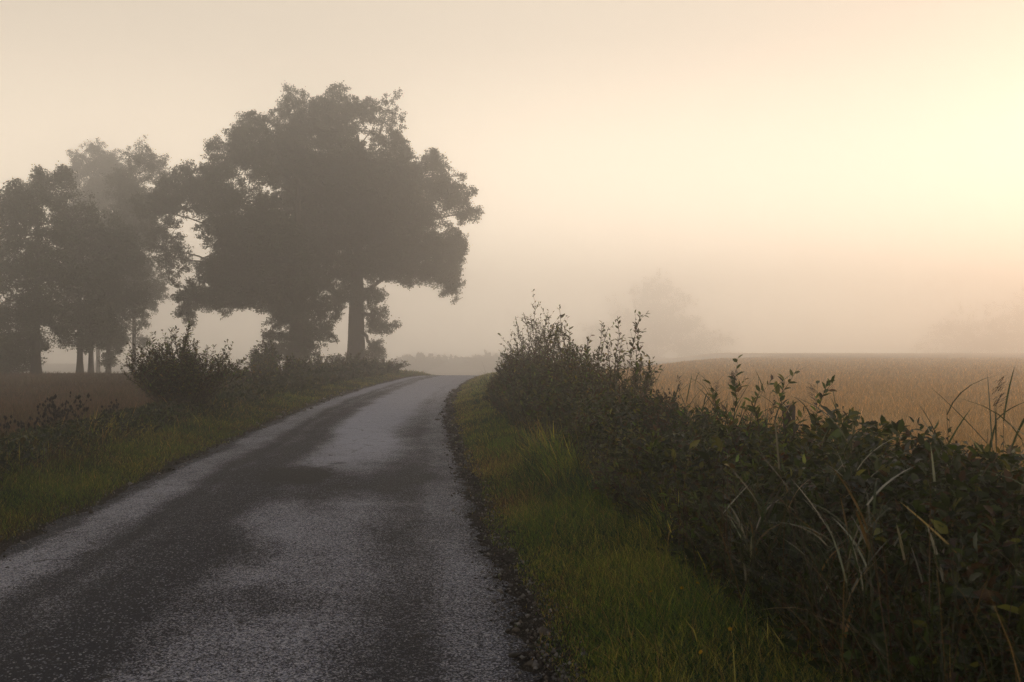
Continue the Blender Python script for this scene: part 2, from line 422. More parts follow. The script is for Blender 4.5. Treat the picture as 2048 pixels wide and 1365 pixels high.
# loose gravel and clods along the broken edges of the asphalt
def gravel(n):
    x, y, u = sample_strip(n, 0, 1, 3.6, 40, 1.9)
    side = np.where(R.random(n) < .7, 1.0, -1.0)
    u = side * (1.93 + R.normal(.08, .11, n)); x = cx(y) + u
    k = in_view(x, y); x, y, u = x[k], y[k], u[k]; n = len(x)
    r = .006 * np.exp(R.normal(0, .5, n)) * np.maximum(1, y / 9)
    ov = np.array([[1, 0, 0], [-.9, .2, 0], [.1, 1, 0], [0, -1, .1], [.1, 0, .8], [0, 0, -.8]]); ot = np.array([[0, 2, 4], [2, 1, 4], [1, 3, 4], [3, 0, 4], [2, 0, 5], [1, 2, 5], [3, 1, 5], [0, 3, 5]])
    a = R.random(n) * 6.28; ca, sa = np.cos(a), np.sin(a)
    q = ov[None] * r[:, None, None] * (1 + .35 * R.normal(0, 1, (n, 6, 1)))
    q = np.stack([q[..., 0] * ca[:, None] - q[..., 1] * sa[:, None], q[..., 0] * sa[:, None] + q[..., 1] * ca[:, None], q[..., 2]], -1)
    z = np.maximum(zg(x, y), .0) + .008 + r * .3
    v = (q + np.stack([x, y, z], 1)[:, None]).reshape(-1, 3); t = (ot[None] + (np.arange(n) * 6)[:, None, None]).reshape(-1, 3)
    c = np.array([(.20, .19, .18), (.05, .042, .035), (.10, .085, .07), (.03, .026, .022)])[R.integers(0, 4, n)] * np.exp(R.normal(0, .3, (n, 1)))
    b = Bag(); b.add(v, t, np.repeat(c, 6, 0))
    return tag(b.build('gravel', M_STEM), 'loose stones and clods along the broken edges of the lane', 'gravel', kind='stuff')
gravel(9000)

# cropped fields
def crop(name, n, xr, yr, p, cols, hh, label, ucond):
    t = R.random(n); a, b = yr[0] ** (1 - p), yr[1] ** (1 - p)
    y = (a + (b - a) * t) ** (1 / (1 - p))
    x = y * (xr[0] + (xr[1] - xr[0]) * R.random(n))
    k = ucond(x - cx(y)); x, y = x[k], y[k]; n = len(x)
    h = hh * np.exp(R.normal(0, .35, n)) * (.7 + .6 * fbm(x * .5, y * .5, 41))
    w = np.maximum(.004, .0004 * y)
    v, t_, m = blades(np.stack([x, y, zg(x, y) - .01], 1), R.random(n) * 6.28, np.abs(R.normal(.25, .25, n)), h, w, .2 + .4 * R.random(n), 2)
    c = mixcol(x, y, cols, n, (51, 52, 53, 54))
    bb = Bag(); bb.add(v, t_, np.repeat(c, m, 0))
    return tag(bb.build(name, M_CROP), label, 'crop', kind='stuff')
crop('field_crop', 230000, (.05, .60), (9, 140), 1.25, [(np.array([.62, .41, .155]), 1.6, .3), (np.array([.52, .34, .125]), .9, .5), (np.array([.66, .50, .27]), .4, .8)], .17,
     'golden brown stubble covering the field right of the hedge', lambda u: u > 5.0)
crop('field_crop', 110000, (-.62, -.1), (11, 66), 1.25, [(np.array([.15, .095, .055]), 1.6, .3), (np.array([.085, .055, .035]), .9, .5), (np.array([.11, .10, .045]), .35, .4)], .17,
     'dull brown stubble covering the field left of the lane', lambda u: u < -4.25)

# ---------------------------------------------------------------------- trees
def tree(name, label, d, trunk, lobes, tr, leaf=.15, dens=.75, sub=.25, clump=.30, col=(.045, .055, .022), group=None, top_y=None, bark_sides=10, base_z=None, lean=0, depth=1.0, extra_limbs=True):
    """trunk: (px, py of its foot). lobes: (px, py, rx, ry[, depth offset m[, density]]) of the crown"""
    x0 = (trunk[0] - 1024) / F * d
    z0 = float(zg(x0, d)) if base_z is None else base_z
    loc = np.array([x0, d, z0])
    root = empty(name, loc, label, 'tree', group)
    C = []; Rr = []; De = []
    for lb in lobes:
        off = lb[4] if len(lb) > 4 else R.normal(0, 1.2) * depth
        dd = d + off
        p = at(lb[0], lb[1], dd); s = dd / F
        C.append(p); Rr.append([lb[2] * s * 1.03, (lb[2] + lb[3]) * .5 * s * 1.2 * depth, lb[3] * s * 1.03]); De.append(lb[5] if len(lb) > 5 else 1.0)
    C = np.array(C); Rr = np.array(Rr); De = np.array(De)
    zt = (C[:, 2] + Rr[:, 2] * .3).max() if top_y is None else at(0, top_y, d)[2]
    # trunk
    n = 12; tt = np.linspace(0, 1, n)
    wig = np.cumsum(R.normal(0, .10, (n, 2)), 0) * tt[:, None]
    T = np.stack([loc[0] + wig[:, 0] * tr + lean * tt, loc[1] + wig[:, 1] * tr, z0 - .25 + (zt - z0 + .25) * tt], 1)
    rad = tr * (1 - .82 * tt ** .9) * (1 + .4 * np.exp(-tt * (zt - z0) / .7))
    bk = Bag()
    v, t = tubes(T[None], rad[None], bark_sides); bk.add(v, t, (1, 1, 1))
    # limbs out to every lobe, twigs out to the sub-lobes
    limbs = []; lr = []; S = []; SR = []; SD = []; tw = []; twr = []
    for c, r, de in zip(C, Rr, De):
        hd = np.hypot(*(c - loc)[:2])
        low_ = c[2] < z0 + .5 * (zt - z0)
        zs = np.clip(c[2] + (.30 * hd if low_ else -.45 * hd - .3 * r[2]), z0 + .2 * (zt - z0), zt - .05 * (zt - z0))
        k = (zs - T[0, 2]) / (T[-1, 2] - T[0, 2])
        a = np.array([np.interp(k, tt, T[:, i]) for i in range(3)])
        mid = a * .5 + c * .5 + np.array([0, 0, (.28 if low_ else .22) * hd])
        s = np.linspace(0, 1, 9)[:, None]
        P = (1 - s) ** 2 * a + 2 * s * (1 - s) * mid + s * s * c + R.normal(0, .09, (9, 3)) * np.sin(s * np.pi)
        limbs.append(P); r0 = np.interp(k, tt, rad) * .36
        lr.append(np.maximum(r0 * (1 - s[:, 0] * .8), .03))
        ns = max(8, int(22 * de))
        dv = rnd_dir(ns); rr = .45 + .58 * R.random(ns) ** .8
        sc = c + dv * rr[:, None] * r
        for q, dd_ in zip(sc, dv):
            S.append(q); SR.append(r * sub * (.75 + .5 * R.random())); SD.append(de)
            s2 = np.linspace(0, 1, 5)[:, None]
            tw.append(c * (1 - s2) + q * s2 + R.normal(0, .06, (5, 3)) * np.sin(s2 * np.pi)); twr.append(np.linspace(.045, .012, 5))
        S.append(c); SR.append(r * .55); SD.append(de)
    v, t = tubes(np.array(limbs), np.array(lr), 6); bk.add(v, t, (1, 1, 1))
    v, t = tubes(np.array(tw), np.array(twr), 3); bk.add(v, t, (1, 1, 1))
    S = np.array(S); SR = np.array(SR); SD = np.array(SD)
    bk.build('trunk', M_BARK, root, loc, True)
    # leaf clumps on each sub-lobe
    pos = []; out = []
    for q, r, de in zip(S, SR, SD):
        area = (r[0] * r[2] + r[0] * r[1] + r[1] * r[2]) / 3
        nc = max(3, int(area * 22 * dens * de / (clump / .34) ** 2))
        dv = rnd_dir(nc); rf = .35 + .75 * R.random((nc, 1)) ** .7; rf = np.where(R.random((nc, 1)) < .16, 1.0 + .5 * R.random((nc, 1)), rf)
        cc = q + dv * rf * r
        nl = 42
        off = R.normal(0, clump * .55, (nc, nl, 3)) * np.array([1, 1, .8])
        pos.append((cc[:, None] + off).reshape(-1, 3)); out.append(np.repeat(dv, nl, 0))
    pos = np.concatenate(pos); out = np.concatenate(out); n = len(pos)
    keep = pos[:, 2] > zg(pos[:, 0], pos[:, 1]) + .05
    pos, out = pos[keep], out[keep]; n = len(pos)
    L = leaf * (.7 + .6 * R.random(n))
    v, t = stamp(DIA, DIA_T, pos, norm(out * .5 + rnd_dir(n)), rnd_dir(n), L, L * .75)
    cb = Bag(); cb.add(v, t, np.repeat(vary(col, n, .3, .08), 4, 0))
    cb.build('crown', M_TREE, root, loc)
    return root

GT = 'broadleaf trees in the grove at the left'
tree('oak_tree', 'large spreading oak by the lane, nearer the road of the two big trunks', 90, (712, 745),
     [(607, 238, 72, 55), (680, 232, 70, 50), (765, 245, 52, 58, 0, .55), (790, 285, 35, 45, 1, .5), (560, 290, 75, 65), (650, 340, 120, 100, 0), (650, 360, 110, 95, 4), (740, 370, 110, 90, -2), (800, 390, 70, 70),
      (865, 350, 52, 44), (905, 395, 42, 34), (935, 428, 26, 18, 0, .7), (830, 470, 88, 62), (880, 520, 52, 52), (840, 545, 50, 26, -1), (905, 500, 34, 50, 0), (800, 530, 60, 34), (690, 400, 110, 80, -2), (725, 590, 22, 30, -1, .6), (620, 540, 70, 50, -2), (680, 590, 40, 36, -2), (895, 572, 30, 28), (720, 470, 120, 75, 0), (620, 450, 110, 80, 2), (770, 525, 60, 28), (700, 540, 50, 40),
      (748, 590, 22, 30, -1, .6), (770, 652, 28, 16, -1, .6), (750, 640, 22, 30, -1, .6), (750, 705, 30, 22, -1.2, .8), (690, 725, 34, 18, -1.2, .8)], .92, dens=1.0, top_y=270, group='oaks beside the lane')
tree('oak_tree', 'leafy oak standing left of the roadside oak, with low shoots round its trunk', 82, (592, 748),
     [(490, 285, 52, 52), (450, 320, 48, 50, 0, .9), (385, 365, 52, 38, -1), (345, 400, 48, 46, -2), (310, 425, 38, 36, -2), (330, 500, 34, 56, -1, .8), (365, 520, 28, 50, 1, .45), (425, 395, 50, 40, 0), (445, 545, 45, 36, -1), (395, 600, 40, 30, -2, .8), (460, 570, 50, 36, -1), (480, 400, 85, 90), (520, 480, 85, 75, 0), (470, 500, 60, 60, 2), (430, 545, 50, 34, 0, .7),
      (385, 580, 45, 36, -1, .6), (372, 625, 20, 22, -1, .6), (440, 590, 45, 26, 0, .7), (510, 580, 50, 30), (560, 560, 60, 45), (575, 620, 36, 40, -1), (545, 660, 24, 40, -1, .6), (520, 600, 60, 28, 0, .8), (465, 605, 40, 22, 0, .7), (580, 590, 50, 44, -1), (600, 650, 38, 46, -1), (540, 480, 80, 70, -2), (635, 625, 36, 34, 0, .8), (640, 670, 34, 26, 0, .8), (590, 700, 44, 34, -1)], .76, dens=1.0, top_y=360, group='oaks beside the lane')
tree('deciduous_tree', 'darkest tree at the left edge, its boughs sweeping down to the field', 62, (72, 756),
     [(40, 420, 60, 55), (-30, 440, 80, 70), (80, 470, 70, 60), (-10, 540, 90, 75), (80, 560, 75, 60), (-60, 640, 90, 80), (30, 630, 80, 60), (90, 640, 55, 48), (-5, 690, 60, 30), (60, 685, 44, 24), (-70, 710, 60, 30), (20, 715, 30, 12), (20, 728, 50, 18), (-50, 738, 60, 18)], .30, leaf=.13, group=GT, top_y=430)
tree('deciduous_tree', 'tree in the left grove with pointed upright shoots on top of its crown', 70, (160, 753),
     [(105, 375, 45, 36), (125, 352, 14, 18, 0, .7), (78, 360, 12, 22, 0, .5), (60, 400, 40, 36), (140, 440, 50, 60), (110, 520, 65, 60), (170, 560, 55, 60), (130, 620, 60, 45), (170, 650, 55, 36), (160, 690, 40, 16, 0, .6)], .22, top_y=430, leaf=.125, group=GT)
tree('deciduous_tree', 'slim tree in the left grove between two bare trunks, crown hanging low', 76, (182, 751),
     [(185, 470, 55, 60), (200, 550, 55, 60), (195, 630, 50, 50), (205, 670, 45, 30), (240, 600, 50, 50), (215, 500, 60, 60)], .20, leaf=.125, group=GT)
tree('deciduous_tree', 'small tree in the left grove with leafy shoots along its trunk', 80, (217, 745),
     [(225, 560, 55, 60), (245, 500, 50, 60), (240, 640, 38, 42), (228, 690, 20, 18), (217, 722, 11, 12, 0, .7)], .20, leaf=.125, group=GT)
tree('deciduous_tree', 'tree with one straight bare trunk, rightmost of the left grove, sparse low twigs', 98, (268, 745),
     [(286, 325, 34, 36), (318, 345, 22, 40, 0, .8), (260, 360, 40, 50), (285, 410, 55, 55), (265, 480, 65, 60), (290, 550, 50, 50), (265, 590, 45, 30), (305, 600, 30, 24, 0, .7), (287, 640, 16, 18, 0, .35), (285, 685, 18, 12, 0, .35), (245, 675, 18, 14, 0, .35)], .24, leaf=.13, group=GT)
tree('deciduous_tree', 'tallest pale tree in the left grove, round crown behind the others', 128, (196, 742),
     [(200, 325, 46, 34), (165, 345, 30, 40), (230, 345, 30, 40), (195, 400, 75, 60), (250, 440, 50, 60), (190, 490, 66, 60), (215, 560, 60, 50), (170, 570, 60, 50)], .3, leaf=.16, group=GT)
# barely visible trees far across the fields
GF = 'distant trees almost lost in the fog'
tree('deciduous_tree', 'single pointed tree far across the right field, nearly lost in fog', 500, (1312, 712),
     [(1312, 575, 40, 36), (1300, 610, 70, 45), (1330, 625, 75, 45), (1270, 650, 60, 42), (1360, 655, 60, 42), (1310, 665, 110, 44), (1210, 685, 60, 34), (1410, 690, 70, 30), (1310, 700, 130, 30)], .7, leaf=.6, clump=1.1, dens=.22, group=GF, base_z=-1)
tree('deciduous_tree', 'distant tree cut by the right edge of the view, fading in fog', 440, (2060, 712),
     [(2065, 610, 50, 42), (2040, 650, 60, 48), (2090, 650, 60, 50), (2000, 675, 50, 40), (2040, 700, 90, 30)], .7, leaf=.6, clump=1.1, dens=.22, group=GF, base_z=-1)
tree('deciduous_tree', 'low distant tree left of the one at the right edge, fading in fog', 490, (1930, 712),
     [(1930, 650, 50, 32), (1900, 672, 55, 32), (1965, 668, 50, 36), (1920, 700, 90, 26)], .7, leaf=.6, clump=1.1, dens=.22, group=GF, base_z=-1)

# --------------------------------------------------------------------- shrubs
def shrub(name, label, base, h, spread, stems=26, shoots=9, leaf=(.075, .034), col=(.030, .045, .014), group=None, low=.25, upright=.75,
          stemcol=(.045, .032, .022), fill=1.0, near=True, cat='shrub', dirbias=(0, 0), mesh_t=None, tall=None, leafstep=.032, part='foliage'):
    bx, by = base; bz = float(zg(bx, by)); loc = np.array([bx, by, bz])
    root = empty(name, loc, label, cat, group)
    n = stems
    az = R.random(n) * 2 * np.pi; rr = np.sqrt(R.random(n))
    out = np.stack([np.cos(az), np.sin(az), np.zeros(n)], 1)
    hi = h * (.55 + .45 * R.random(n)) * (1 - .35 * rr)
    if tall is not None:
        hi[:len(tall)] = [t_[0] for t_ in tall]; rr[:len(tall)] = .45
        for i, t_ in enumerate(tall):
            out[i] = norm(np.array([t_[1], t_[2] if len(t_) > 2 else 0, 0.0]) + 1e-6) * min(1, np.hypot(t_[1], t_[2] if len(t_) > 2 else 0) + 1e-3) / .45
    s = np.linspace(0, 1, 8)
    P = (loc + out[:, None, :] * (spread * rr)[:, None, None] * (.3 + .7 * s[None, :, None] ** 1.4) + np.array([dirbias[0], dirbias[1], 0]) * s[None, :, None] ** 2)
    P[..., 2] += hi[:, None] * s[None] ** (.95)
    P += R.normal(0, .025, P.shape) * h * s[None, :, None] * .6
    P[:, :, 2] = np.maximum(P[:, :, 2], bz - .05)
    rad = (.004 + .0042 * h) * (1 - .75 * s)[None] * (.7 + .6 * R.random((n, 1)))
    st = Bag(); v, t = tubes(P, rad, 4); st.add(v, t, stemcol)
    # side shoots
    m = n * shoots
    si = np.repeat(np.arange(n), shoots); ts = low + (1 - low) * R.random(m) ** .85
    k = ts * 7; i0 = np.minimum(k.astype(int), 6); f = (k - i0)[:, None]
    A = P[si, i0] * (1 - f) + P[si, i0 + 1] * f
    dr = norm(P[si, i0 + 1] - P[si, i0])
    sd = norm(rnd_dir(m) * np.array([1, 1, .45]) * (1.25 - upright) + dr * upright * .6 + np.array([0, 0, upright * .45]) + out[si] * .25)
    sl = h * (.12 + .17 * R.random(m)) * (1.15 - .55 * ts)
    s2 = np.linspace(0, 1, 5)
    Q = A[:, None] + sd[:, None] * (sl[:, None] * s2[None])[..., None]
    Q[..., 2] += (.25 * sl[:, None]) * s2[None] ** 2 * upright
    Q[:, :, 2] = np.maximum(Q[:, :, 2], bz)
    v, t = tubes(Q, np.broadcast_to((.0035 * (1 - .6 * s2))[None] * max(.6, h / 2), Q.shape[:2]), 3); st.add(v, t, stemcol)
    st.build('stems', M_STEM, root, loc)
    # leaves along shoots and stem tops
    pos = []; ax = []
    for PP, lo, length in ((Q, .1, sl), (P, max(low, .35), hi)):
        cnt = np.maximum(2, (length / leafstep * fill).astype(int))
        idx = np.repeat(np.arange(len(PP)), cnt)
        tt = lo + (1 - lo) * R.random(len(idx))
        nn = PP.shape[1] - 1
        k = tt * nn; i0 = np.minimum(k.astype(int), nn - 1); f = (k - i0)[:, None]
        pp = PP[idx, i0] * (1 - f) + PP[idx, i0 + 1] * f
        dd = norm(PP[idx, i0 + 1] - PP[idx, i0])
        rad_ = rnd_dir(len(idx)); rad_ -= dd * (rad_ * dd).sum(1, keepdims=True); rad_ = norm(rad_)
        pos.append(pp); ax.append(norm(dd * .75 + rad_ * .8 + np.array([0, 0, -.05])))
    pos = np.concatenate(pos); ax = np.concatenate(ax); nl = len(pos)
    upv = norm(np.array([0, 0, 1.0]) + rnd_dir(nl) * .7)
    k = np.exp(R.normal(0, .22, nl))
    T, TT = (LEAF, LEAF_T) if near else (DIA, DIA_T)
    v, t = stamp(T, TT, pos, ax, upv, leaf[0] * k, leaf[1] * k)
    c = vary(col, nl, .45, .14)
    yel = R.random(nl) < .08; c[yel] = vary((.17, .15, .03), yel.sum())
    glint = R.random(nl) < .10; c[glint] = vary((.11, .16, .05), glint.sum())  # lighter leaves stand in for glints, painted into the leaf colour
    br = R.random(nl) < .06; c[br] = vary((.085, .045, .02), br.sum())
    lf = Bag(); lf.add(v, t, np.repeat(c, len(T), 0)); lf.build(part, M_LEAF, root, loc)
    return root

def hu(d, u): return (float(cx(d)) + u, d)
GH = 'shrubs of the right-hand hedge'
HC = (.070, .100, .024)
tallspec = [
 ('tall leafy hedge shrub at the far end of the hedge, spilling low toward the lane', 27.0, 4.1, 1.75, .95, 34, None, (-.05, 0)),
 ('tallest hedge shrub, thin shoots rising highest above the hedge', 25.5, 4.3, 2.35, .95, 40, [(2.75, -.1), (2.6, -.35), (2.5, -.6), (2.6, .2), (2.45, .45)], (0, 0)),
 ('dense hedge shrub just right of the tallest one, several upright shoots', 22.5, 4.2, 2.0, .95, 36, [(2.35, 0), (2.25, .3), (2.2, -.4)], (0, 0)),
 ('rounded hedge shrub filling the gap behind the two upright shoots', 20.8, 4.7, 1.75, 1.0, 34, [(2.0, .5), (1.9, -.5)], (0, 0)),
 ('hedge shrub at the back of the hedge, left of the arching shoot', 18.0, 4.7, 1.7, 1.0, 34, [(1.9, .3), (1.85, -.6)], (0, 0)),
 ('hedge shrub with two slim upright leafy shoots, middle of the tall part', 19.5, 4.2, 1.75, .9, 34, [(2.15, .1), (2.0, -.3)], (0, 0)),
 ('hedge shrub whose long arching shoot leans left above the hedge', 16.6, 4.15, 1.5, .85, 30, [(2.4, -.5), (2.1, .3), (1.9, 0)], (0, 0)),
 ('hedge shrub with a big shoot forking right above the hedge', 14.6, 4.1, 1.35, .8, 28, [(2.15, .25), (2.2, .6), (1.8, .1), (1.7, -.3)], (0, 0)),
 ('hedge shrub with one hooked leafy shoot where the tall part drops', 12.9, 4.1, 1.15, .75, 26, [(1.9, .12), (1.6, -.2), (1.5, .35)], (0, 0)),
]
for lab, d, u, h, sp, ns, tall, db in tallspec:
    shrub('hedge_shrub', lab, hu(d, u), h * 1.08, sp * 1.1, int(ns * 1.5), 11, (.070, .030), (.045, .050, .014), GH, low=.10, tall=tall, dirbias=db, leafstep=.044, upright=.62)
lowspec = [
 ('low hedge shrub at the foot of the step down in the hedge', 11.3, 4.0, 1.0, .75, 26, None),
 ('low reddish hedge shrub left of the leafy spike', 10.0, 4.1, .95, .7, 26, None),
 ('low hedge shrub with a single dark leafy spike', 8.7, 4.1, 1.0, .7, 30, [(1.45, .05), (1.35, -.2), (1.25, .3)]),
 ('low hedge shrub beside the wooden post, two large-leaved shoots above it', 7.5, 4.1, 1.0, .7, 26, [(1.48, .02), (1.42, .4), (1.3, -.3), (1.25, -.6)]),
 ('broad dark hedge shrub under the middle of the near hedge', 6.6, 3.75, .85, .7, 26, None),
 ('hedge shrub hidden behind reeds in the near hedge', 5.9, 4.2, .95, .7, 24, None),
 ('hedge shrub nearest the right edge among pale reed leaves', 5.0, 4.3, .95, .65, 24, None),
]
for lab, d, u, h, sp, ns, tall in lowspec:
    shrub('hedge_shrub', lab, hu(d, u), h * 1.18, sp * 1.1, int(ns * 1.8), 9, (.064, .029), HC, GH, low=.05, tall=tall, leafstep=.036)
for lab, d, u, h in [('small-leaved hedge shrub at the field side near the right edge', 5.3, 4.75, 1.22), ('small-leaved hedge shrub at the field side below the dock', 6.2, 4.8, 1.2),
                     ('small-leaved hedge shrub at the field side behind the wooden post', 9.3, 4.7, 1.25), ('small-leaved hedge shrub at the field side beyond the leafy spike', 10.6, 4.8, 1.25)]:
    shrub('hedge_shrub', lab, hu(d, u), h, .7, 34, 10, (.045, .022), (.05, .066, .02), GH, low=.2, upright=.8)
for lab, d, u, h, sp in [('front hedge bush low over the grass near the tall shrubs', 20.5, 3.6, 1.1, .75), ('front hedge bush low over the grass below the arching shoot', 16.0, 3.55, 1.0, .7),
                         ('front hedge bush overhanging the tall green grass patch', 12.0, 3.5, .8, .6), ('front hedge bush bulging darkly over the verge', 9.0, 3.5, .75, .6)]:
    shrub('hedge_shrub', lab, hu(d, u), h, sp, 26, 10, (.065, .032), HC, GH, low=.03, upright=.5)
# big loose leaved plants in the near hedge
for lab, px, py, d, h in [('pale broad-leaved sapling standing in front of the near hedge', 1580, 1110, 6.6, .75), ('small broad-leaved sapling low in front of the hedge', 1480, 1180, 6.5, .42),
                          ('broad-leaved sapling in front of the hedge right of the pale one', 1690, 1120, 6.2, .62)]:
    shrub('sapling', lab, ((px - 1024) / F * d, d), h, .13, 4, 5, (.095, .05), (.05, .065, .02), None, low=.2, upright=.95, cat='sapling', fill=.7)

# left-hand shrub and its neighbours
shrub('willow_shrub', 'bushy many-stemmed shrub on the left verge edge, sparse leaves at its top', ((362 - 1024) / F * 22.5, 22.5), 1.95, 1.35, 130, 9, (.075, .030), (.048, .052, .026), None, low=.2, upright=.9,
      fill=.9, leafstep=.033)
for lab, px, d, h, sp in [('low bush right behind the big left shrub', 500, 34, 1.0, 1.2), ('loose bush between the left shrub and the oaks', 560, 42, 1.3, 1.4), ('bush at the foot of the left oak trunk', 625, 52, 1.3, 1.7),
                          ('bush at the foot of the roadside oak', 705, 57, 1.35, 1.6), ('low bush at the verge beyond the roadside oak', 768, 62, 1.1, 1.6), ('taller thin-stemmed bush before the left oak', 528, 47, 2.0, .8)]:
    shrub('bush', lab, ((px - 1024) / F * d, d), h, sp, 50, 8, (.12, .06), (.034, .04, .016), 'bushes along the left verge', low=.05, near=False, fill=.9)
for lab, px, d, h, sp in [('hazy bush on the left where the lane bends', 835, 300, 6.6, 9), ('hazy bush in the middle of the far bend', 890, 325, 5.6, 10), ('hazy bush at the far right side of the bend', 985, 310, 6.8, 9), ('low hazy bush just left of the tall hedge', 940, 330, 5.6, 9)]:
    shrub('bush', lab, ((px - 1024) / F * d, d), h, sp, 70, 9, (.5, .28), (.04, .045, .018), 'bushes far along the lane', low=.05, near=False)

# ---------------------------------------------------------------- undergrowth
def undergrowth(name, n, u0, u1, y0, y1, hmax, leaf, label, cols, p=1.5, dead=.25):
    x, y, u = sample_strip(n, u0, u1, y0, y1, p)
    k = in_view(x, y, .8); x, y, u = x[k], y[k], u[k]; n = len(x)
    mid = 1 - np.abs((u - (u0 + u1) / 2) / ((u1 - u0) / 2)) ** 2.5
    hm = hmax(y) * mid * (.55 + .8 * fbm(x * 1.3, y * 1.3, 61))
    z = zg(x, y) + hm * R.random(n) ** .7
    ax = norm(rnd_dir(n) * np.array([1, 1, .7]) + np.array([0, 0, .25]))
    L = leaf * np.exp(R.normal(0, .3, n)) * np.maximum(1, y / 14)
    v, t = stamp(LEAF, LEAF_T, np.stack([x, y, z], 1), ax, norm(np.array([0, 0, 1.0]) + rnd_dir(n) * .9), L, L * .5)
    c = mixcol(x, y, cols, n, (71, 72, 73, 74))
    b = Bag(); b.add(v, t, np.repeat(c, 7, 0))
    nd = int(n * dead); i = R.integers(0, n, nd)
    pos = np.stack([x[i], y[i], zg(x[i], y[i])], 1)
    h = hmax(y[i]) * (.5 + .65 * R.random(nd))
    v, t, m = blades(pos, R.random(nd) * 6.28, np.abs(R.normal(.2, .2, nd)), h, np.maximum(.005, .0005 * y[i]), .1 + .6 * R.random(nd), 3)
    c = np.array([(.12, .08, .04), (.03, .045, .014), (.03, .045, .014), (.022, .034, .012), (.05, .03, .016)])[R.integers(0, 5, nd)] * np.exp(R.normal(0, .35, (nd, 1)))
    b.add(v, t, np.repeat(c, m, 0))
    return tag(b.build(name, M_LEAF), label, 'undergrowth', kind='stuff')
undergrowth('undergrowth', 120000, 3.05, 5.25, 3.2, 30, lambda y: 1.0 + .25 * smooth(11, 24, y), .06, 'tangled weeds and brambles filling the foot of the right hedge',
            [((.036, .062, .018), 1.3, .8), ((.018, .034, .014), 1.0, .9), ((.07, .040, .018), .30, .9), ((.12, .13, .035), .40, 1.1)], dead=.06)
undergrowth('undergrowth', 30000, -4.9, -3.2, 9, 62, lambda y: .30 + .3 * smooth(20, 50, y), .06, 'dark nettles and weeds along the outer edge of the left verge',
            [((.024, .042, .018), 1.3, .5), ((.014, .026, .014), 1.0, .6), ((.06, .05, .02), .35, .6), ((.06, .07, .02), .4, .7)], dead=.3)

# ---------------------------------------------------------------------- reeds
def reed(label, base, h, n, pale=.2, plume=0, spread=.28, group='reed clumps in the near hedge'):
    bx, by = base; bz = float(zg(bx, by)); loc = np.array([bx, by, bz])
    root = empty('reed_clump', loc, label, 'reeds', group)
    a = R.random(n) * 6.28; r = spread * np.sqrt(R.random(n))
    P0 = loc + np.stack([np.cos(a) * r, np.sin(a) * r, np.zeros(n)], 1)
    hi = h * (.7 + .35 * R.random(n)); ld = R.normal(0, .13, (n, 2)) * hi[:, None]
    s = np.linspace(0, 1, 7)
    P = P0[:, None] + np.concatenate([ld[:, None, :] * s[None, :, None] ** 1.6, (hi[:, None] * s[None])[..., None]], -1)
    st = Bag(); v, t = tubes(P, np.broadcast_to((.0045 * (1 - .7 * s))[None], (n, 7)), 4); st.add(v, t, (.09, .085, .035))
    st.build('stems', M_STEM, root, loc)
    k = 7; m = n * k
    si = np.repeat(np.arange(n), k); ts = np.clip(np.tile(np.linspace(.22, .97, k), n) + R.normal(0, .04, m), .05, 1)
    kk = ts * 6; i0 = np.minimum(kk.astype(int), 5); f = (kk - i0)[:, None]
    A = P[si, i0] * (1 - f) + P[si, i0 + 1] * f
    L = (.20 + .22 * R.random(m)) * np.sqrt(h)
    v, t, mm = blades(A, R.random(m) * 6.28, .25 + .6 * R.random(m), L, .008 + .008 * R.random(m), .05 + .8 * R.random(m) ** 1.5, 5)
    c = vary((.045, .068, .026), m, .3, .1)
    pl = R.random(m) < pale; c[pl] = vary((.27, .265, .21), pl.sum(), .3, .04)  # pale blades: dead leaves, plus highlights put into the blade colour
    br = R.random(m) < .10; c[br] = vary((.20, .12, .04), br.sum(), .3, .05)
    lf = Bag(); lf.add(v, t, np.repeat(c, mm, 0)); lf.build('leaves', M_REED, root, loc)
    if plume:
        tips = P[np.argsort(-hi)[:plume], -1]
        for tp in tips:
            pb = Bag()
            q = 60; s1 = R.random(q)
            pos = tp + np.stack([R.normal(0, .012, q), R.normal(0, .012, q), .16 * s1 - .02], 1)
            v, t, mm = blades(pos, R.random(q) * 1.2 + R.random() * 6.28, .2 + .9 * R.random(q), .05 + .05 * R.random(q), np.full(q, .005), .5 + .5 * R.random(q), 2)
            pb.add(v, t, np.repeat(vary((.06, .042, .03), q, .25, .05), mm, 0))
            pb.build('plume', M_STEM, root, loc)
    return root
